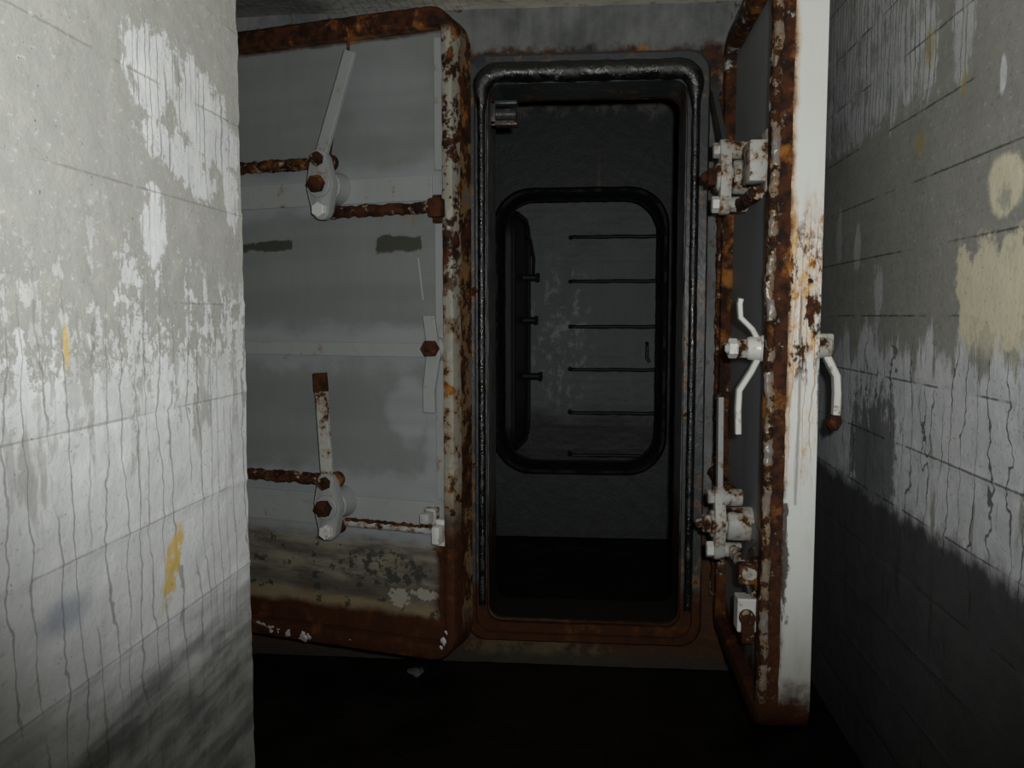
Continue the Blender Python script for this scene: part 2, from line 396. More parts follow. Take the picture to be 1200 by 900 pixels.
def slab_right_fn(rust, c):
    m, x, y, z, n2, n3, nv = (c[k] for k in ('m', 'x', 'y', 'z', 'n2', 'n3', 'nv'))
    edge = m.sm(m.ab(x), 0.02, 0.01)
    ny = m.noise(m.vec(0.0, y * 18.0, z * 7.0), 1.0, 6, 0.65)
    mid = m.ell(y, z, -0.03, 1.13, 0.10, 0.20, ny, 1.7, 0.25) * m.sm(ny + (n3 - 0.5) * 0.2, 0.48, 0.54)
    run = m.box(y + (nv - 0.5) * 0.02, z, -0.046, -0.040, 0.62, 1.15, None, 0, 0.004) * 0.55
    e1 = m.sm(y + (n2 - 0.5) * 0.05, -0.020, -0.006) * m.sm(n2 + (n3 - 0.5) * 0.2, 0.42, 0.5)
    e2 = m.sm(y + (n2 - 0.5) * 0.03, -0.088, -0.095) * m.sm(z, 1.36, 1.3) * m.sm(z, 0.7, 0.9)
    low = m.sm(z + (n2 - 0.5) * 0.2 - (y * 1.2), 0.17, 0.07)
    return m.mx(mid, run, e1, e2 * 0.9, low, m.sm(x, 0.1, 0.2) * rust)

def slab_right_col(col, c):
    m, x, y, z, n2, n3, nv = (c[k] for k in ('m', 'x', 'y', 'z', 'n2', 'n3', 'nv'))
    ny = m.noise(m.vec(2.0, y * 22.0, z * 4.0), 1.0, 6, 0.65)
    st = m.sm(ny + m.ell(y, z, -0.035, 1.2, 0.08, 0.25, None, 0, 0.6) * 0.14, 0.50, 0.62) * m.sm(z, 0.35, 0.9) * m.sm(z, 1.45, 1.32)
    pt = m.sm(m.noise(m.vec(3.0, y * 30.0, z * 16.0), 1.0, 6, 0.7), 0.47, 0.60)
    col = m.mix(st * (pt * 0.75 + 0.2), col, m.mix(m.sm(n2 * 0.5 + n3 * 0.5, 0.44, 0.56), (0.66, 0.42, 0.14), (0.40, 0.14, 0.02)))
    dr = drips(m, y + 0.3, z, 45.0, 3.0, 0.0020, 0.6) * m.sm(z, 0.55, 0.9) * m.sm(z, 1.4, 1.3)
    col = m.mix(dr * 0.7, col, (0.45, 0.20, 0.04))
    le = m.sm(y + (n2 - 0.5) * 0.04, -0.030, -0.012) * m.sm(z, 0.6, 0.8)
    col = m.mix(le * 0.7, col, (0.52, 0.27, 0.07))
    col = m.mix(m.sm(z + (ny - 0.5) * 0.3, 0.45, 0.02) * 0.75, col, (0.26, 0.245, 0.17))  # yellowish grime low down, with the flash falloff painted into its colour
    chip = m.box(y, z, -0.028, 0.0, 0.30, 0.62, n2, 0.08, 0.003) * m.sm(ny, 0.45, 0.5)
    col = m.mix(chip * 0.9, col, (0.04, 0.025, 0.015))
    return col

def plain(name, col, rough, spec=0.5, bump=0.0, var=0.3, bs=60.0):
    m = Mat(name); P = m.obj(); n = m.noise(P, bs, 5, 0.6); n1 = m.noise(P, bs * 0.2, 4, 0.6)
    c = m.mix(n1 * 0.7 + n * 0.3, tuple(k * (1 - var) for k in col), tuple(min(1, k * (1 + var)) for k in col))
    if bump: m.bump(n + n1, bump, 0.003)
    return m.out(c, m.sm(n1, 0.42, 0.6, max(0.12, rough - 0.2), min(1.0, rough + 0.25)), spec)

M = {}
M['lw'] = mat_left_wall(); M['rw'] = mat_right_wall(); M['ew'] = mat_far_wall(); M['ceil'] = mat_ceiling()
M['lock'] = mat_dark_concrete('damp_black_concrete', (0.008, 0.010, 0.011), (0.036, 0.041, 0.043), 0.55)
M['inner'] = mat_dark_concrete('damp_grey_concrete', (0.09, 0.105, 0.11), (0.22, 0.245, 0.25), 0.5, True)
M['floor'] = mat_floor()
M['panel_l'] = steel('panel_paint_left', (0.15, 0.165, 0.16), (0.26, 0.28, 0.27), 0.72, fn=panel_left_fn, colfn=panel_left_col, bump=0.25, low_rust=False)
M['panel_r'] = steel('panel_paint_right', (0.15, 0.165, 0.17), (0.28, 0.30, 0.31), 0.70, bump=0.25)
M['rim_l'] = steel('rim_left', (0.20, 0.19, 0.15), (0.38, 0.36, 0.30), 0.55, 16.0, fn=rim_left_fn, bump=0.7)
M['rim_r'] = steel('rim_right', (0.30, 0.29, 0.25), (0.46, 0.44, 0.38), 0.5, 14.0, fn=rim_right_fn, bump=0.8, rough=0.35)
M['slab_l'] = steel('slab_left', (0.08, 0.075, 0.07), (0.18, 0.16, 0.145), 0.45, 9.0, bump=0.7, halo_k=0.9)
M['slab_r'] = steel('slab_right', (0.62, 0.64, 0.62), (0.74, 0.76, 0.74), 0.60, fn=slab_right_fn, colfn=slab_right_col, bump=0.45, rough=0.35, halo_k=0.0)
M['pale'] = steel('pale_clean_paint', (0.26, 0.275, 0.27), (0.36, 0.38, 0.375), 0.66, 20.0, bump=0.3)
M['palerust'] = steel('pale_paint_rust_spots', (0.36, 0.37, 0.34), (0.50, 0.51, 0.48), 0.55, 24.0, bump=0.6)
M['white'] = steel('white_handle_paint', (0.60, 0.60, 0.57), (0.72, 0.72, 0.69), 0.66, 24.0, bump=0.3, rough=0.35)
M['rustbar'] = steel('flaking_rusty_bar', (0.28, 0.25, 0.18), (0.44, 0.40, 0.30), 0.41, 30.0, bump=1.0)
M['rust'] = steel('solid_rust', (0.10, 0.04, 0.02), (0.2, 0.08, 0.03), 0.2, 20.0, bump=1.0)
M['frame'] = steel('frame_paint_dark', (0.026, 0.030, 0.032), (0.060, 0.068, 0.070), 0.64, 14.0, bump=0.6, rough=0.35)
M['rubber'] = plain('black_wet_rubber', (0.006, 0.007, 0.007), 0.24, 0.8, 1.0, 0.4, 90.0)
M['hatchrim'] = plain('matt_black_rim', (0.008, 0.009, 0.009), 0.75, 0.2, 0.3)
M['seal'] = steel('grey_brown_seal', (0.13, 0.115, 0.105), (0.30, 0.28, 0.26), 0.50, 16.0, bump=1.0, rough=0.22, low_rust=True)
M['darksteel'] = steel('dark_iron', (0.012, 0.012, 0.012), (0.035, 0.030, 0.027), 0.68, 20.0, low_rust=False, halo_k=0.1)
M['flake'] = plain('paint_flake', (0.50, 0.47, 0.46), 0.5, 0.4, 0.3)
M['stone'] = plain('wet_stone', (0.10, 0.10, 0.10), 0.25, 0.6, 0.5)
M['cable'] = plain('dark_cable', (0.05, 0.04, 0.035), 0.4)
dm = Mat('water'); dm.bsdf.inputs['Transmission Weight'].default_value = 1.0; dm.bsdf.inputs['IOR'].default_value = 1.33
M['water'] = dm.out((0.95, 0.97, 0.97), 0.02, 0.5)

# ------------------------------------------------------------------ mesh helpers
def link(name, bm, mat, parent=None, smooth=False):
    bmesh.ops.recalc_face_normals(bm, faces=bm.faces[:])
    me = bpy.data.meshes.new(name)
    if smooth:
        for f in bm.faces: f.smooth = True
        for e in bm.edges:
            if len(e.link_faces) == 2 and e.calc_face_angle(0) > 0.7: e.smooth = False
    bm.to_mesh(me); bm.free()
    me.materials.append(M[mat])
    o = bpy.data.objects.new(name, me)
    COL.objects.link(o)
    if parent: o.parent = parent
    return o

def tag(o, label=None, cat=None, group=None, kind=None):
    if label: o['label'] = label
    if cat: o['category'] = cat
    if group: o['group'] = group
    if kind: o['kind'] = kind
    return o

def box(bm, x0, x1, y0, y1, z0, z1, bev=0.0):
    g = bmesh.new()
    vs = [g.verts.new((x, y, z)) for x in (x0, x1) for y in (y0, y1) for z in (z0, z1)]
    for f in ((0, 1, 3, 2), (4, 6, 7, 5), (0, 4, 5, 1), (2, 3, 7, 6), (0, 2, 6, 4), (1, 5, 7, 3)):
        g.faces.new([vs[i] for i in f])
    if bev: bmesh.ops.bevel(g, geom=g.edges[:], offset=bev, segments=2, affect='EDGES', profile=0.5)
    merge(bm, g)

def merge(bm, g, mat=None):
    if mat is not None: bmesh.ops.transform(g, matrix=mat, verts=g.verts[:])
    vm = {v: bm.verts.new(v.co) for v in g.verts}
    for f in g.faces: bm.faces.new([vm[v] for v in f.verts])
    g.free()

def cyl(bm, p0, p1, r0, r1=None, seg=20, bev=0.0, rot=0.0):
    """solid round (or six-sided) bar from p0 to p1"""
    p0, p1 = Vector(p0), Vector(p1); r1 = r0 if r1 is None else r1
    d = p1 - p0; L = d.length
    g = bmesh.new()
    prof = [(0, 0), (r0 - bev, 0), (r0, bev), (r1, L - bev), (r1 - bev, L), (0, L)] if bev else [(0, 0), (r0, 0), (r1, L), (0, L)]
    rings = []
    for r, h in prof:
        if r == 0: rings.append([g.verts.new((0, 0, h))])
        else: rings.append([g.verts.new((r * math.cos(2 * PI * k / seg + rot), r * math.sin(2 * PI * k / seg + rot), h)) for k in range(seg)])
    for a, b in zip(rings, rings[1:]):
        for k in range(seg):
            k2 = (k + 1) % seg
            if len(a) == 1: g.faces.new([a[0], b[k], b[k2]])
            elif len(b) == 1: g.faces.new([a[k], b[0], a[k2]])
            else: g.faces.new([a[k], b[k], b[k2], a[k2]])
    merge(bm, g, Matrix.Translation(p0) @ d.to_track_quat('Z', 'Y').to_matrix().to_4x4())

def tube(bm, pts, r, seg=10, jit=0.0, js=40.0, closed=False, cap=True):
    pts = [Vector(p) for p in pts]; n = len(pts); rings = []; rf = r if callable(r) else None
    up = Vector((0, 0, 1))
    for i, p in enumerate(pts):
        a = pts[i - 1] if (i > 0 or closed) else p
        b = pts[(i + 1) % n] if (i < n - 1 or closed) else p
        t = (b - a).normalized()
        ref = Vector((0, 1, 0)) if abs(t.y) < 0.9 else Vector((1, 0, 0))
        s = t.cross(ref).normalized(); q = s.cross(t)
        if rf: r = rf(p)
        ring = []
        for k in range(seg):
            th = 2 * PI * k / seg
            dr = (s * math.cos(th) + q * math.sin(th))
            rr = r * (1 + jit * mnoise.noise((p + dr * r) * js)) if jit else r
            ring.append(bm.verts.new(p + dr * rr))
        rings.append(ring)
    pairs = list(zip(rings, rings[1:])) + ([(rings[-1], rings[0])] if closed else [])
    for a, b in pairs:
        for k in range(seg):
            k2 = (k + 1) % seg
            bm.faces.new([a[k], b[k], b[k2], a[k2]])
    if cap and not closed:
        bm.faces.new(rings[0]); bm.faces.new(rings[-1][::-1])

def line(p0, p1, n):
    p0, p1 = Vector(p0), Vector(p1)
    return [p0.lerp(p1, i / n) for i in range(n + 1)]

def prism(bm, pts, y0, y1, bev=0.0, mat=None):
    """outline in the x,z plane pushed from y0 to y1"""
    g = bmesh.new()
    a = [g.verts.new((x, y0, z)) for x, z in pts]; b = [g.verts.new((x, y1, z)) for x, z in pts]
    n = len(pts)
    g.faces.new(a); g.faces.new(b[::-1])
    for i in range(n): g.faces.new([a[i], b[i], b[(i + 1) % n], a[(i + 1) % n]])
    if bev:
        es = [e for e in g.edges if abs(e.verts[0].co.y - e.verts[1].co.y) < 1e-6]
        bmesh.ops.bevel(g, geom=es, offset=bev, segments=2, affect='EDGES', profile=0.5)
    merge(bm, g, mat)

def hull2(circles, n=20):
    P = sorted({(round(cx + r * math.cos(2 * PI * k / n), 6), round(cz + r * math.sin(2 * PI * k / n), 6)) for cx, cz, r in circles for k in range(n)})
    def half(pts):
        h = []
        for p in pts:
            while len(h) > 1 and (h[-1][0] - h[-2][0]) * (p[1] - h[-2][1]) - (h[-1][1] - h[-2][1]) * (p[0] - h[-2][0]) <= 0: h.pop()
            h.append(p)
        return h
    return half(P)[:-1] + half(P[::-1])[:-1]

def rrect(x0, x1, z0, z1, r, nseg=8, nx=30, nz=70):
    """rounded rectangle outline with fixed point count: loops of different size match up"""
    out = []
    cs = [(x1 - r, z0 + r, -PI / 2), (x1 - r, z1 - r, 0), (x0 + r, z1 - r, PI / 2), (x0 + r, z0 + r, PI)]
    side = [nz, nx, nz, nx]
    for i, (cx, cz, a0) in enumerate(cs):
        for k in range(nseg + 1):
            a = a0 + PI / 2 * k / nseg
            out.append((cx + r * math.cos(a), cz + r * math.sin(a)))
        px, pz = out[-1]
        nx_, nz_, a1 = cs[(i + 1) % 4]
        qx, qz = nx_ + r * math.cos(a1), nz_ + r * math.sin(a1)
        for k in range(1, side[i]):
            t = k / side[i]; out.append((px + (qx - px) * t, pz + (qz - pz) * t))
    return out

def ring_sweep(bm, outer, inner, prof, jit=0.0):
    """prof: (t, y) with t=0 on the outer outline and 1 on the inner one; closed section"""
    n = len(outer); loops = []
    for t, y in prof:
        L = []
        for (ox, oz), (ix, iz) in zip(outer, inner):
            p = Vector((ox + (ix - ox) * t, y, oz + (iz - oz) * t))
            if jit: p += mnoise.noise_vector(p * 30.0) * jit + mnoise.noise_vector(p * 9.0) * jit * 0.6
            L.append(bm.verts.new(p))
        loops.append(L)
    for a, b in zip(loops, loops[1:] + loops[:1]):
        for i in range(n):
            j = (i + 1) % n
            bm.faces.new([a[i], b[i], b[j], a[j]])

def grid_wall(name, mat, axis_pos, u0, u1, v0, v1, du, dv, plane, facing, joints, amp=0.003, thick=0.3, irregular_end=None, label=None):
    """a cast wall as a fine grid: board marks stand proud, the rest is slightly uneven. plane 'x': the wall lies at x = axis_pos"""
    bm = bmesh.new()
    nu = max(2, int((u1 - u0) / du)); nv = max(2, int((v1 - v0) / dv))
    rows = []
    for j in range(nv + 1):
        v = v0 + (v1 - v0) * j / nv; row = []
        for i in range(nu + 1):
            u = u0 + (u1 - u0) * i / nu
            d = amp * mnoise.noise(Vector((u * 5, v * 5, axis_pos * 7))) + amp * 0.5 * mnoise.noise(Vector((u * 30, v * 30, 3)))
            bd = 99; idx = 0
            for q, z in enumerate(joints):
                zz = z + 0.002 * mnoise.noise(Vector((u * 2.2, z * 5, 1.0)))
                if abs(v - zz) < abs(bd): bd = v - zz; idx = q
            on = 0.35 + mnoise.noise(Vector((u * 3.0, idx * 7.7, 2.0)))
            d += (0.0026 * max(0, on) + 0.0004) * math.exp(-(bd / 0.006) ** 2) * (1 if idx % 3 else -1)
            below = sum(1 for z in joints if v > z)
            d += 0.0012 * mnoise.noise(Vector((below * 13.1, 0.5, 0.2)))
            uu = u
            if irregular_end and i == nu: uu = u + 0.006 * mnoise.noise(Vector((v * 22, 0, 5))) ; d += -0.003 * facing * 0
            p = (axis_pos + facing * d, uu, v) if plane == 'x' else (uu, axis_pos + facing * d, v)
            row.append(bm.verts.new(p))
        rows.append(row)
    for a, b in zip(rows, rows[1:]):
        for i in range(nu): bm.faces.new([a[i], a[i + 1], b[i + 1], b[i]])
    # back and rims, so that the wall is a solid
    def bk(v):
        return (axis_pos - facing * thick, v.co.y, v.co.z) if plane == 'x' else (v.co.x, axis_pos - facing * thick, v.co.z)
    loop = rows[0] + [r[-1] for r in rows[1:]] + rows[-1][-2::-1] + [r[0] for r in rows[-2:0:-1]]
    back = [bm.verts.new(bk(v)) for v in loop]
    n = len(loop)
    for i in range(n): bm.faces.new([loop[i], back[i], back[(i + 1) % n], loop[(i + 1) % n]])
    bm.faces.new(back)
    o = link(name, bm, mat, smooth=True)
    tag(o, label=label, kind='structure')
    return o

# ------------------------------------------------------------------ the setting
J = [1.30 + 0.165 * k for k in range(-7, 7)]
JL = [1.155 + 0.165 * k for k in range(-6, 8)]
grid_wall('wall_left', 'lw', -0.65, -1.2, 1.566, 0.0, 2.40, 0.012, 0.006, 'x', 1, JL, 0.0025, 0.9, True,
          'close bare concrete wall with white lime wash and thin drip cracks')
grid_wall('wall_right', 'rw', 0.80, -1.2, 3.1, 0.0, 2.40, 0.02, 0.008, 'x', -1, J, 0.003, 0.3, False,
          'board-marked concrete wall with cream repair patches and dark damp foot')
# wall at the back of the corridor with the door opening: one solid built round the opening
OX0, OX1, OZ0, OZ1 = -0.366, 0.335, 0.168, 2.12
bm = bmesh.new()
YE, YB = 3.1, 3.35
out2 = rrect(-2.3, 1.3, 0.0, 2.40, 0.001, 4, 90, 60)
inn2 = rrect(OX0, OX1, OZ0, OZ1, 0.05, 4, 90, 60)
ring_sweep(bm, out2, inn2, [(1, YB), (0, YB), (0, YE), (0.2, YE), (0.5, YE), (0.75, YE), (0.9, YE), (1, YE)], 0.002)
tag(link('wall_far', bm, 'ew', smooth=True), 'end wall of the corridor round the dark doorway, grey plaster with rust stains', kind='structure')
bm = bmesh.new(); box(bm, -2.3, -1.55, -1.2, 3.1, 0, 2.4)
tag(link('wall_side', bm, 'ew'), kind='structure')
bm = bmesh.new(); box(bm, -2.3, 1.1, -1.4, -1.2, 0, 2.4)
tag(link('wall_near', bm, 'ew'), kind='structure')

def sheet(name, mat, x0, x1, y0, y1, z, dz, amp, step, label, facing=1):
    bm = bmesh.new(); nx = int((x1 - x0) / step); ny = int((y1 - y0) / step); rows = []
    for j in range(ny + 1):
        rows.append([bm.verts.new((x0 + (x1 - x0) * i / nx, y0 + (y1 - y0) * j / ny,
                    z - facing * amp + facing * amp * mnoise.noise(Vector((i * step * 6, j * step * 6, z * 3))))) for i in range(nx + 1)])
    for a, b in zip(rows, rows[1:]):
        for i in range(nx): bm.faces.new([a[i], a[i + 1], b[i + 1], b[i]])
    loop = rows[0] + [r[-1] for r in rows[1:]] + rows[-1][-2::-1] + [r[0] for r in rows[-2:0:-1]]
    back = [bm.verts.new((v.co.x, v.co.y, z + dz)) for v in loop]; n = len(loop)
    for i in range(n): bm.faces.new([loop[i], back[i], back[(i + 1) % n], loop[(i + 1) % n]])
    bm.faces.new(back)
    return tag(link(name, bm, mat, smooth=True), label, kind='structure')
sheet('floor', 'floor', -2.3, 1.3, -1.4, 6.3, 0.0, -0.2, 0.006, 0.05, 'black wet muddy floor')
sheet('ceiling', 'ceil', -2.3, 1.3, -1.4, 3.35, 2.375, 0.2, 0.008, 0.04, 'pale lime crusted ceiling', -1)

# the gas lock behind the doorway
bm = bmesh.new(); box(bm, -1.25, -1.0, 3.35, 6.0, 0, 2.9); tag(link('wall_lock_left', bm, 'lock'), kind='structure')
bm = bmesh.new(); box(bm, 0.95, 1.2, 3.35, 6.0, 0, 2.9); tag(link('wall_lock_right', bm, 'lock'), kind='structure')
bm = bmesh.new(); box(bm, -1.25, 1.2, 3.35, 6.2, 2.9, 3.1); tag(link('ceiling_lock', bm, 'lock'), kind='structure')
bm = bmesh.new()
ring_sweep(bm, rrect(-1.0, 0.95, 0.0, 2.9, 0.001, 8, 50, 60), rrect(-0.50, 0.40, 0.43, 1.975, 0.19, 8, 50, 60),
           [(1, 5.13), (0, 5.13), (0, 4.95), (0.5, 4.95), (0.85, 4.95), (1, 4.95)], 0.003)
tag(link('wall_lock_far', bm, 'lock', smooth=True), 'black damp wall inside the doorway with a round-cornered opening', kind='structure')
grid_wall('wall_shaft', 'inner', 6.0, -1.25, 1.2, 0.0, 2.9, 0.04, 0.012, 'y', -1, [0.2 + 0.165 * k for k in range(13)], 0.004, 0.2, False,
          'dim grey concrete wall of the ladder shaft')

# steel frame round the doorway: flat band, with black rubber gasket
fr = bpy.data.objects.new('trim_1', None); COL.objects.link(fr); fr.location = (0, 3.1, 0)
tag(fr, 'dark steel door frame round the doorway with a wet black rubber gasket', 'door frame', kind='structure')
bm = bmesh.new()
fo = rrect(-0.445, 0.412, 0.10, 2.215, 0.075, 8, 40, 90); fi = rrect(-0.368, 0.337, 0.166, 2.115, 0.05, 8, 40, 90)
ring_sweep(bm, fo, fi, [(0, 0.004), (0, -0.035), (0.1, -0.045), (0.45, -0.045), (0.5, -0.03), (1, -0.03), (1, 0.2)], 0.0012)
link('band', bm, 'frame', fr, True)
bm = bmesh.new()
g_ = rrect(-0.385, 0.362, 0.155, 2.150, 0.06, 8, 40, 90)
tube(bm, [(x, -0.040, z) for x, z in g_ if z > 0.22], lambda p: 0.014 + 0.022 * max(0, min(1, (p.z - 2.02) / 0.10)), 12, 0.14, 30.0)
link('gasket', bm, 'rubber', fr, True)
bm = bmesh.new()
for k in range(70):                                                      # water beads under the top gasket
    px = random.choice([random.gauss(-0.03, 0.05), random.gauss(0.14, 0.05), random.uniform(-0.36, 0.34)])
    if not -0.36 < px < 0.35: continue
    th = random.uniform(-0.9, 0.4); r = random.uniform(0.0015, 0.0045)
    c = Vector((px, -0.040 - 0.036 * math.cos(th), 2.150 + 0.036 * math.sin(th)))
    g = bmesh.new(); bmesh.ops.create_icosphere(g, subdivisions=1, radius=r); merge(bm, g, Matrix.Translation(c))
w_ = link('water_beads', bm, 'water', fr, True); w_['kind'] = 'stuff'

# rim of the round-cornered opening
rm = bpy.data.objects.new('trim_2', None); COL.objects.link(rm); rm.location = (0, 4.95, 0)
tag(rm, 'thick black rim round the inner round-cornered opening', 'hatch frame', kind='structure')
bm = bmesh.new()
ring_sweep(bm, rrect(-0.560, 0.452, 0.375, 2.030, 0.23, 10, 30, 50), rrect(-0.497, 0.397, 0.433, 1.972, 0.185, 10, 30, 50),
           [(0, 0.0), (0.05, -0.03), (0.3, -0.055), (0.6, -0.055), (0.95, -0.03), (1, 0.0), (1, 0.1)], 0.002)
link('rim', bm, 'hatchrim', rm, True)

# ------------------------------------------------------------------ door leaves
W, H = 0.80, 2.03

def lever(bm, p0, p1, wd, y0, y1, y0t=None):
    """flat bar from p0 to p1 (x,z), thickness y0..y1"""
    a, b = Vector(p0), Vector(p1); t = (b - a).normalized(); n = Vector((-t.y, t.x)) * wd / 2
    pts = [a - n, b - n * 0.95, b + n * 0.95, a + n]
    prism(bm, [(p.x, p.y) for p in pts], y0, y1, 0.002)

def hexnut(name, c, r, h, mat, parent, label=None, dome=0.0, rot=0.3):
    bm = bmesh.new(); cyl(bm, (c[0], c[1], c[2]), (c[0], c[1] + h, c[2]), r, None, 6, 0.003, rot)
    if dome: cyl(bm, (c[0], c[1] + h, c[2]), (c[0], c[1] + h + dome, c[2]), r * 0.55, r * 0.42, 12, 0.003)
    o = link(name, bm, mat, parent, True)
    if label: tag(o, label)
    return o

def clamp(root, x, z, tip, mats, top):
    """hub on the leaf: base boss, rocker plate, centre nut, two bolts, long flat lever"""
    bm = bmesh.new()
    cyl(bm, (x, -0.002, z), (x, 0.075, z), 0.052, 0.048, 28, 0.004)
    prism(bm, hull2([(x + 0.004, z + 0.078, 0.031), (x, z, 0.047), (x - 0.002, z - 0.078, 0.030)], 28), 0.082, 0.112, 0.004)
    cyl(bm, (x, 0.070, z), (x, 0.086, z), 0.03, None, 20)
    cyl(bm, (x, 0.110, z), (x, 0.122, z), 0.040, None, 28, 0.003)
    cl = link('clamp', bm, mats[0], root, True)
    hexnut('nut', (x, 0.120, z), 0.028, 0.026, mats[1], cl, 'rusty hexagonal nut', 0.018, 0.1)
    hexnut('bolt_head', (x + 0.004, 0.110, z + 0.078), 0.022, 0.020, mats[2], cl, None, 0.0, 0.4)
    hexnut('bolt_head', (x - 0.002, 0.110, z - 0.078), 0.024, 0.022, 'white' if mats[3] else 'pale', cl, None, 0.0, 0.5)
    bm = bmesh.new()
    b0 = Vector((x + 0.004, z + 0.085)); b1 = Vector(tip)
    lever(bm, b0, b1, 0.040, 0.088, 0.104)
    lv = link('lever', bm, mats[4], cl)
    bm = bmesh.new()                                                      # stub of the spindle behind the rocker
    cyl(bm, (x + 0.004, 0.03, z + 0.078), (x + 0.004, 0.085, z + 0.078), 0.026, None, 16, 0.003)
    link('spacer', bm, mats[2], cl, True); bm = bmesh.new()
    cyl(bm, (x - 0.002, 0.03, z - 0.078), (x - 0.002, 0.085, z - 0.078), 0.022, None, 16, 0.003)
    link('spacer', bm, mats[2], cl, True)
    if top:                                                               # rusted end of the lever
        t = (b1 - b0).normalized(); bm = bmesh.new()
        lever(bm, b1 - t * 0.055, b1 + t * 0.004, 0.044, 0.086, 0.106)
        tag(link('lever_tip', bm, 'rust', cl), 'rusted end of the lever')
    return cl

def rod(root, x0, x1, z, mat, y=0.052, r=0.018, jit=0.45):
    bm = bmesh.new(); tube(bm, line((x0, y, z), (x1, y, z), max(8, int(abs(x1 - x0) / 0.008))), r, 12, jit, 55.0)
    return link('rod', bm, mat, root, True)

def guide(root, x, z, mat, h=0.075, w=0.045):
    bm = bmesh.new()
    box(bm, x - w / 2, x + w / 2, -0.002, 0.034, z - h / 2, z + h / 2, 0.004)
    box(bm, x - w / 2 + 0.004, x + w / 2 - 0.004, 0.03, 0.076, z - h / 3, z + h / 3, 0.006)
    return link('rod_guide', bm, mat, root, True)

def rail(root, x0, x1, z0, z1, mat, y=0.010):
    bm = bmesh.new(); box(bm, x0, x1, -0.002, y, z0, z1, 0.002)
    return link('rail', bm, mat, root)

def leaf(name, loc, rz, mats, label, W=W, T=0.10):
    root = bpy.data.objects.new(name, None); COL.objects.link(root)
    root.location = loc; root.rotation_euler = (0, 0, rz)
    tag(root, label, 'steel door')
    outer = rrect(0, W, 0, H, 0.095, 10, 40, 100)
    inner = rrect(0.042, W - 0.042, 0.062, H - 0.068, 0.008, 10, 40, 100)
    bm = bmesh.new()
    prism(bm, [(x, z) for x, z in outer], -T, 0.0, 0.004)
    link('leaf_plate', bm, mats['slab'], root, True)
    bm = bmesh.new()
    pin = rrect(0.03, W - 0.03, 0.05, H - 0.05, 0.01, 3, 2, 2)
    prism(bm, pin, -0.001, 0.003)
    link('panel', bm, mats['panel'], root)
    bm = bmesh.new()
    ring_sweep(bm, outer, inner, [(-0.03, -0.012), (-0.03, 0.020), (0.12, 0.036), (0.5, 0.042), (0.88, 0.037), (1, 0.024), (1, -0.003)], 0.0022)
    link('rim', bm, mats['rim'], root, True)
    return root

# ---- the right leaf, swung open along the right-hand wall
d1 = leaf('steel_door', (0.485, 2.2, 0.2), PI / 2, dict(slab='slab_r', panel='panel_r', rim='rim_r'),
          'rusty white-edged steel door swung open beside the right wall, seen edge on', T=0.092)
clamp(d1, 0.36, 1.50, (0.62, 1.80), ('palerust', 'rust', 'palerust', True, 'frame'), False)
clamp(d1, 0.34, 0.485, (0.36, 0.86), ('palerust', 'palerust', 'palerust', True, 'pale'), False)
rod(d1, 0.10, 0.36, 1.42, 'rustbar'); rod(d1, 0.36, 0.76, 1.578, 'rustbar')
rod(d1, 0.10, 0.34, 0.407, 'palerust'); rod(d1, 0.34, 0.76, 0.563, 'rustbar')
guide(d1, 0.13, 1.50, 'palerust', 0.16, 0.10)
guide(d1, 0.13, 0.40, 'rustbar', 0.08, 0.06)
rail(d1, 0.06, 0.76, 1.455, 1.533, 'panel_r'); rail(d1, 0.06, 0.76, 0.97, 1.015, 'panel_r'); rail(d1, 0.06, 0.76, 0.42, 0.50, 'panel_r')
bm = bmesh.new()                                                          # torn seal lying along the near rim
pts = []
for k in range(240):
    z = 0.10 + k * (H - 0.2) / 239
    bul = 0.014 * math.exp(-((z - 1.17) / 0.05) ** 2)
    pts.append((-0.008 + 0.003 * mnoise.noise(Vector((z * 9, 0, 1))), 0.030 + 0.005 * mnoise.noise(Vector((z * 11, 4, 1))) + bul * 0.7, z))
tube(bm, pts, 0.011, 9, 0.5, 60.0)
tag(link('seal', bm, 'seal', d1, True), 'torn grey rubber seal')
bm = bmesh.new()                                                          # far-side seal over the hinge rim
tube(bm, [(W - 0.012, 0.043 + 0.003 * mnoise.noise(Vector((k * .2, 0, 0))), 0.12 + k * (H - 0.3) / 150) for k in range(151)], 0.010, 8, 0.6, 60.0)
link('seal', bm, 'rustbar', d1, True)

def cranked(name, pts, wd, th, mat, parent):
    """flat bar bent out of the leaf's plane; pts are (x, y, z) centres, width runs along x"""
    bm = bmesh.new(); rings = []
    n = len(pts)
    for i, p in enumerate(pts):
        a = Vector(pts[max(0, i - 1)]); b = Vector(pts[min(n - 1, i + 1)]); t = (b - a).normalized()
        s = Vector((1, 0, 0)); q = t.cross(s).normalized(); s = q.cross(t).normalized()
        c = Vector(p); w2 = wd / 2 * (0.8 if i in (0, n - 1) else 1); t2 = th / 2
        rings.append([bm.verts.new(c + s * a_ * w2 + q * b_ * t2) for a_, b_ in ((-1, -.6), (-.8, -1), (.8, -1), (1, -.6), (1, .6), (.8, 1), (-.8, 1), (-1, .6))])
    for a, b in zip(rings, rings[1:]):
        for k in range(8): bm.faces.new([a[k], b[k], b[(k + 1) % 8], a[(k + 1) % 8]])
    bm.faces.new(rings[0]); bm.faces.new(rings[-1][::-1])
    return link(name, bm, mat, parent)

def mid_handle(root, x, z, bmat, out=True):
    bm = bmesh.new()
    cyl(bm, (x, -0.002, z), (x, 0.040, z), 0.038, 0.034, 24, 0.003)
    hb = link('spindle_boss', bm, bmat, root, True)
    return hb

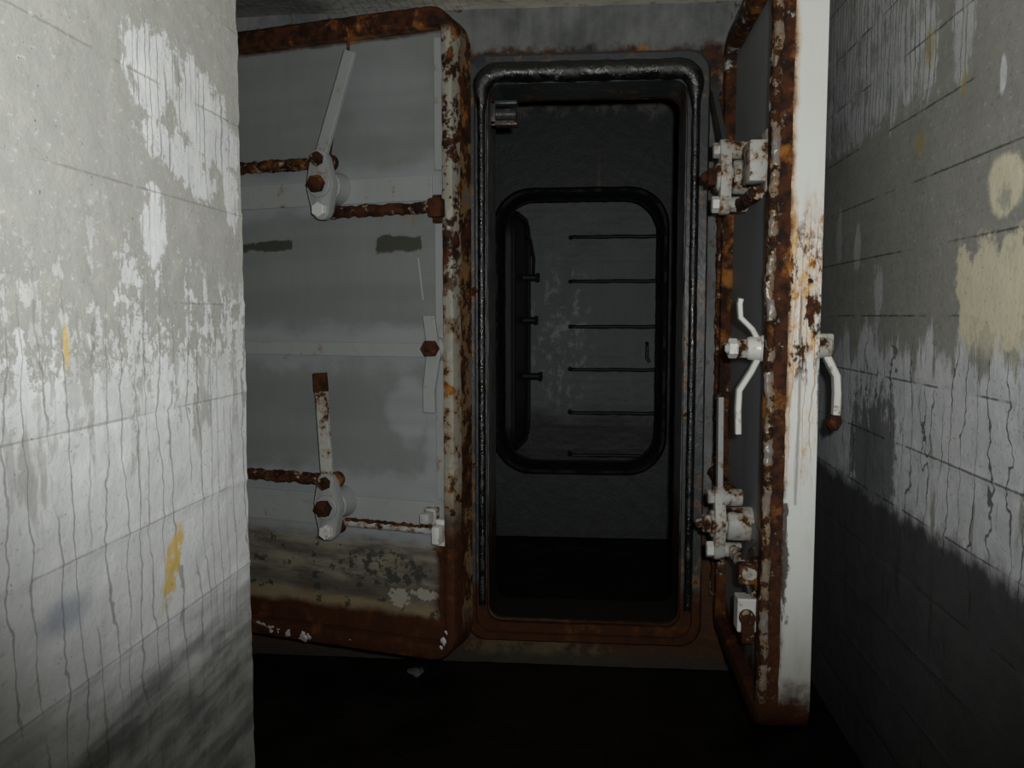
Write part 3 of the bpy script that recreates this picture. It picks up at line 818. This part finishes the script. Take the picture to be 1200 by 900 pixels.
hx = 0.075
hb = mid_handle(d1, hx, 1.015, 'white')
bm = bmesh.new(); cyl(bm, (hx, 0.038, 1.015), (hx, 0.075, 1.015), 0.034, 0.030, 24, 0.005)
hd = link('handle', bm, 'white', d1, True); tag(hd, 'white cranked double-arm handle')
cranked('handle_arm', [(hx, 0.045, 1.035), (hx, 0.062, 1.065), (hx, 0.092, 1.095), (hx, 0.095, 1.13), (hx - 0.002, 0.092, 1.145)], 0.026, 0.013, 'white', hd)
cranked('handle_arm', [(hx, 0.045, 0.99), (hx, 0.062, 0.955), (hx, 0.092, 0.905), (hx, 0.094, 0.85), (hx, 0.092, 0.79)], 0.030, 0.015, 'white', hd)
hexnut('nut', (hx, 0.072, 1.015), 0.027, 0.026, 'palerust', hd, 'yellowed hexagonal nut', 0, 0.0)
hexnut('nut', (hx, 0.098, 1.015), 0.026, 0.024, 'white', hd, None, 0.008, 0.5)
# the outer handle shows past the leaf's edge
bm = bmesh.new()
cyl(bm, (0.06, -0.098, 1.02), (0.06, -0.135, 1.02), 0.030, 0.028, 20, 0.004)
box(bm, 0.045, 0.075, -0.140, -0.10, 1.00, 1.055, 0.006)
ho = link('outer_handle', bm, 'palerust', d1, True); tag(ho, 'handle on the wall side with a rusted lower end')
cranked('handle_arm', [(0.06, -0.118, 1.01), (0.06, -0.135, 0.975), (0.06, -0.150, 0.945), (0.06, -0.153, 0.90), (0.06, -0.152, 0.835)], 0.030, 0.018, 'white', ho)
bm = bmesh.new(); tube(bm, [(0.06, -0.152, 0.845), (0.06, -0.151, 0.825), (0.06, -0.146, 0.812), (0.06, -0.135, 0.808)], 0.016, 10, 0.3)
tag(link('handle_tip', bm, 'rust', ho, True), 'rusted knob-like end')
# latch block below the lower clamp, with its slanting stay
bm = bmesh.new(); box(bm, 0.15, 0.21, -0.002, 0.070, 0.225, 0.320, 0.004)
lb = link('latch_block', bm, 'white', d1); tag(lb, 'pale block bolted low on the leaf')
bm = bmesh.new(); cyl(bm, (0.155, 0.045, 0.27), (0.130, 0.045, 0.27), 0.022, None, 16, 0.003); box(bm, 0.132, 0.152, 0.025, 0.060, 0.20, 0.27, 0.003)
link('pin', bm, 'rustbar', lb, True)
bm = bmesh.new(); lever(bm, (0.18, 0.30), (0.28, 0.44), 0.05, 0.004, 0.030)
link('stay', bm, 'rustbar', d1)
bm = bmesh.new(); tube(bm, [(0.20, 0.02, 0.47), (0.19, 0.045, 0.45), (0.17, 0.05, 0.42), (0.155, 0.05, 0.385), (0.15, 0.035, 0.34)], 0.010, 8, 0.5)
link('hook', bm, 'darksteel', d1, True)

# ---- the left leaf, standing open and facing the camera
d2 = leaf('steel_door', (-0.40, 2.62, 0.2), math.radians(165), dict(slab='slab_l', panel='panel_l', rim='rim_l'),
          'grey rust-rimmed steel door on the left with two long levers', W=0.92)
rail(d2, 0.085, 0.877, 1.455, 1.533, 'pale'); rail(d2, 0.105, 0.877, 0.970, 1.013, 'pale'); rail(d2, 0.085, 0.877, 0.405, 0.51, 'pale')
for z0, z1 in ((1.545, 1.94), (1.02, 1.385), (0.52, 0.96)):
    bm = bmesh.new(); box(bm, 0.046, 0.075, -0.002, 0.012, z0, z1, 0.002)
    link('edge_strip', bm, 'pale', d2)
clamp(d2, 0.42, 1.505, (0.312, 1.90), ('pale', 'rust', 'rustbar', True, 'pale'), False)
clamp(d2, 0.415, 0.490, (0.440, 0.915), ('pale', 'rust', 'rustbar', True, 'palerust'), True)
rod(d2, 0.43, 0.87, 1.583, 'rustbar'); rod(d2, 0.05, 0.41, 1.427, 'rustbar', r=0.017)
rod(d2, 0.43, 0.87, 0.568, 'rustbar'); rod(d2, 0.05, 0.40, 0.425, 'palerust', y=0.03, r=0.013, jit=0.25)
bm = bmesh.new(); tube(bm, line((0.08, 0.036, 0.437), (0.39, 0.036, 0.437), 60), 0.006, 8, 1.0, 80); link('rust_crust', bm, 'rust', d2, True)
guide(d2, 0.048, 1.425, 'rust', 0.085, 0.05); guide(d2, 0.052, 0.42, 'white', 0.085, 0.035)
guide(d2, 0.09, 0.47, 'palerust', 0.05, 0.04)
hb = mid_handle(d2, 0.070, 1.000, 'pale')
bm = bmesh.new()
pts = [(0.066, 1.10), (0.054, 1.02), (0.047, 0.98), (0.066, 0.87), (0.066, 0.80), (0.105, 0.80), (0.105, 0.87), (0.09, 0.98), (0.094, 1.03), (0.105, 1.10)]
prism(bm, [(x - 0.004, z) for x, z in pts], 0.038, 0.050, 0.002)
hd = link('handle', bm, 'pale', d2); tag(hd, 'short grey swivel handle')
hexnut('nut', (0.070, 0.048, 1.000), 0.027, 0.028, 'rust', hd, 'rusty hexagonal nut', 0.006, 0.0)
bm = bmesh.new(); tube(bm, [(0.358, 0.043, H - 0.035), (0.345, 0.049, H - 0.06), (0.348, 0.05, 1.90), (0.360, 0.055, 1.82), (0.372, 0.07, 1.74), (0.39, 0.08, 1.66), (0.40, 0.08, 1.60)], 0.0045, 8, 0.6, 80)
tag(link('cable', bm, 'rust', d2, True), 'thin rusty rod running up beside the upper lever')
for (x, z, s) in ((0.74, 0.035, .014), (0.72, 0.03, .02), (0.69, 0.022, .026), (0.66, 0.02, .016), (0.62, 0.014, .022), (0.56, 0.01, .026), (0.54, 0.014, .016), (0.38, 0.02, .01), (0.04, 0.06, .02), (0.03, 0.09, .015), (0.05, 0.04, .012)):
    bm = bmesh.new(); bmesh.ops.create_icosphere(bm, subdivisions=2, radius=s * 0.55)
    for v in bm.verts:
        v.co += mnoise.noise_vector(v.co * 60 + Vector((x * 9, 0, 0))) * s * 0.7; v.co.y *= 0.35
    bmesh.ops.translate(bm, verts=bm.verts[:], vec=(x, 0.040, z + 0.012))
    link('paint_flake', bm, 'flake', d2)

# hinges carrying the two leaves from the end wall
for z in (0.30, 1.55):
    bm = bmesh.new(); cyl(bm, (0.815, -0.06, z), (0.815, -0.06, z + 0.16), 0.022, None, 14, 0.003)
    box(bm, 0.76, 0.815, -0.075, -0.045, z + 0.02, z + 0.14, 0.003); box(bm, 0.815, 0.905, -0.072, -0.048, z + 0.02, z + 0.14, 0.003)
    link('hinge', bm, 'rustbar', d1, True)
    bm = bmesh.new(); cyl(bm, (0.90, -0.125, z), (0.90, -0.125, z + 0.16), 0.022, None, 14, 0.003)
    box(bm, 0.80, 0.90, -0.125, -0.098, z + 0.02, z + 0.14, 0.003); box(bm, 0.888, 0.912, -0.262, -0.125, z + 0.02, z + 0.14, 0.003)
    link('hinge', bm, 'rustbar', d2, True)

# ---- the small far leaf hanging open in the ladder shaft
d3 = bpy.data.objects.new('steel_door', None); COL.objects.link(d3); d3.location = (-0.50, 5.15, 0.45)
tag(d3, 'black steel hatch door hanging open inside the far opening, seen edge on', 'steel door')
bm = bmesh.new(); prism(bm, rrect(0, 0.72, 0, 1.50, 0.18, 8, 6, 10), -0.03, 0.03, 0.006, Matrix.Rotation(math.radians(86), 4, 'Z'))
link('leaf_plate', bm, 'darksteel', d3, True)
R3 = Matrix.Rotation(math.radians(86), 4, 'Z')
bm = bmesh.new(); tube(bm, [R3 @ Vector((x, -0.04, z)) for x, z in rrect(0.02, 0.70, 0.02, 1.48, 0.17, 8, 10, 16)], 0.015, 8, closed=True)
link('rim', bm, 'darksteel', d3, True)
for (z, L) in ((1.10, 0.10), (0.82, 0.09), (0.45, 0.12)):
    bm = bmesh.new(); cyl(bm, R3 @ Vector((0.5, -0.028, z)), R3 @ Vector((0.5, -0.03 - L, z)), 0.022, None, 12, 0.003)
    cyl(bm, R3 @ Vector((0.5, -0.02 - L, z)), R3 @ Vector((0.5, -0.04 - L, z)), 0.034, None, 6, 0.003)
    link('clamp', bm, 'darksteel', d3, True)
bm = bmesh.new(); tube(bm, [R3 @ Vector(p) for p in ((0.5, -0.10, 1.12), (0.45, -0.11, 1.22), (0.42, -0.09, 1.34), (0.36, -0.06, 1.40))], 0.010, 8)
link('lever', bm, 'darksteel', d3, True)

# ------------------------------------------------------------------ things
zr = [1.835, 1.535, 1.225, 0.93, 0.63, 0.335]
names = ['topmost rusty iron rung in the far shaft wall', 'second rung from the top of the far shaft wall', 'third rung from the top of the far shaft wall',
         'third rung from the bottom of the far shaft wall, blistered with rust', 'second rung from the bottom of the far shaft wall', 'lowest rung of the far shaft wall, almost lost in the dark']
r0 = None
for z, lab in zip(zr, names):
    if r0 is None:
        bm = bmesh.new()
        tube(bm, [(-0.13, 0.03, 0.0), (-0.13, -0.06, 0.0), (-0.125, -0.085, 0.0), (-0.105, -0.10, 0), *[(-0.08 + k * 0.05, -0.10, 0) for k in range(14)], (0.60, -0.085, 0), (0.605, -0.06, 0), (0.605, 0.03, 0)], 0.013, 10, 0.4, 40)
        r0 = o = link('ladder_rung', bm, 'darksteel', None, True)
    else:
        o = r0.copy(); COL.objects.link(o)
    o.location = (0.0, 5.99, z)
    tag(o, lab, 'ladder rung', 'iron rungs set in the far shaft wall')
bm = bmesh.new()
box(bm, 0, 0.10, -0.03, 0.03, 0.0, 0.018, 0.004); box(bm, 0.0, 0.10, -0.03, 0.03, 0.075, 0.09, 0.004); box(bm, 0.0, 0.02, -0.03, 0.03, 0, 0.09, 0.003)
for k in range(3): cyl(bm, (0.025 + 0.028 * k, -0.032, 0.009), (0.025 + 0.028 * k, -0.024, 0.009), 0.006, None, 8)
cyl(bm, (0.015, -0.0, 0.045), (0.095, -0.0, 0.045), 0.022, None, 14, 0.003)
br = link('bracket', bm, 'frame', None, True); br.location = (-0.366, 3.20, 1.995)
tag(br, 'small dark steel bracket in the top left corner of the doorway', 'bracket')
bm = bmesh.new(); bmesh.ops.create_icosphere(bm, subdivisions=3, radius=0.022)
for v in bm.verts: v.co += mnoise.noise_vector(v.co * 50) * 0.012; v.co.z *= 0.6; v.co.x *= 1.4
st = link('stone', bm, 'stone', None, True); st.location = (-0.62, 2.97, 0.008); st.rotation_euler = (0, 0, -0.6)
tag(st, 'small wet stone on the black floor below the left steel door', 'stone')
# loose iron hook hanging on the shaft wall by the rungs
bm = bmesh.new(); tube(bm, [(0, 0.01, 0.05), (0, -0.04, 0.05), (0, -0.05, 0.03), (0, -0.05, -0.05), (0.02, -0.05, -0.08)], 0.012, 8, 0.3)
hk = link('wall_hook', bm, 'darksteel', None, True); hk.location = (0.40, 5.99, 1.06)
tag(hk, 'short iron hook on the far shaft wall between two rungs', 'hook')
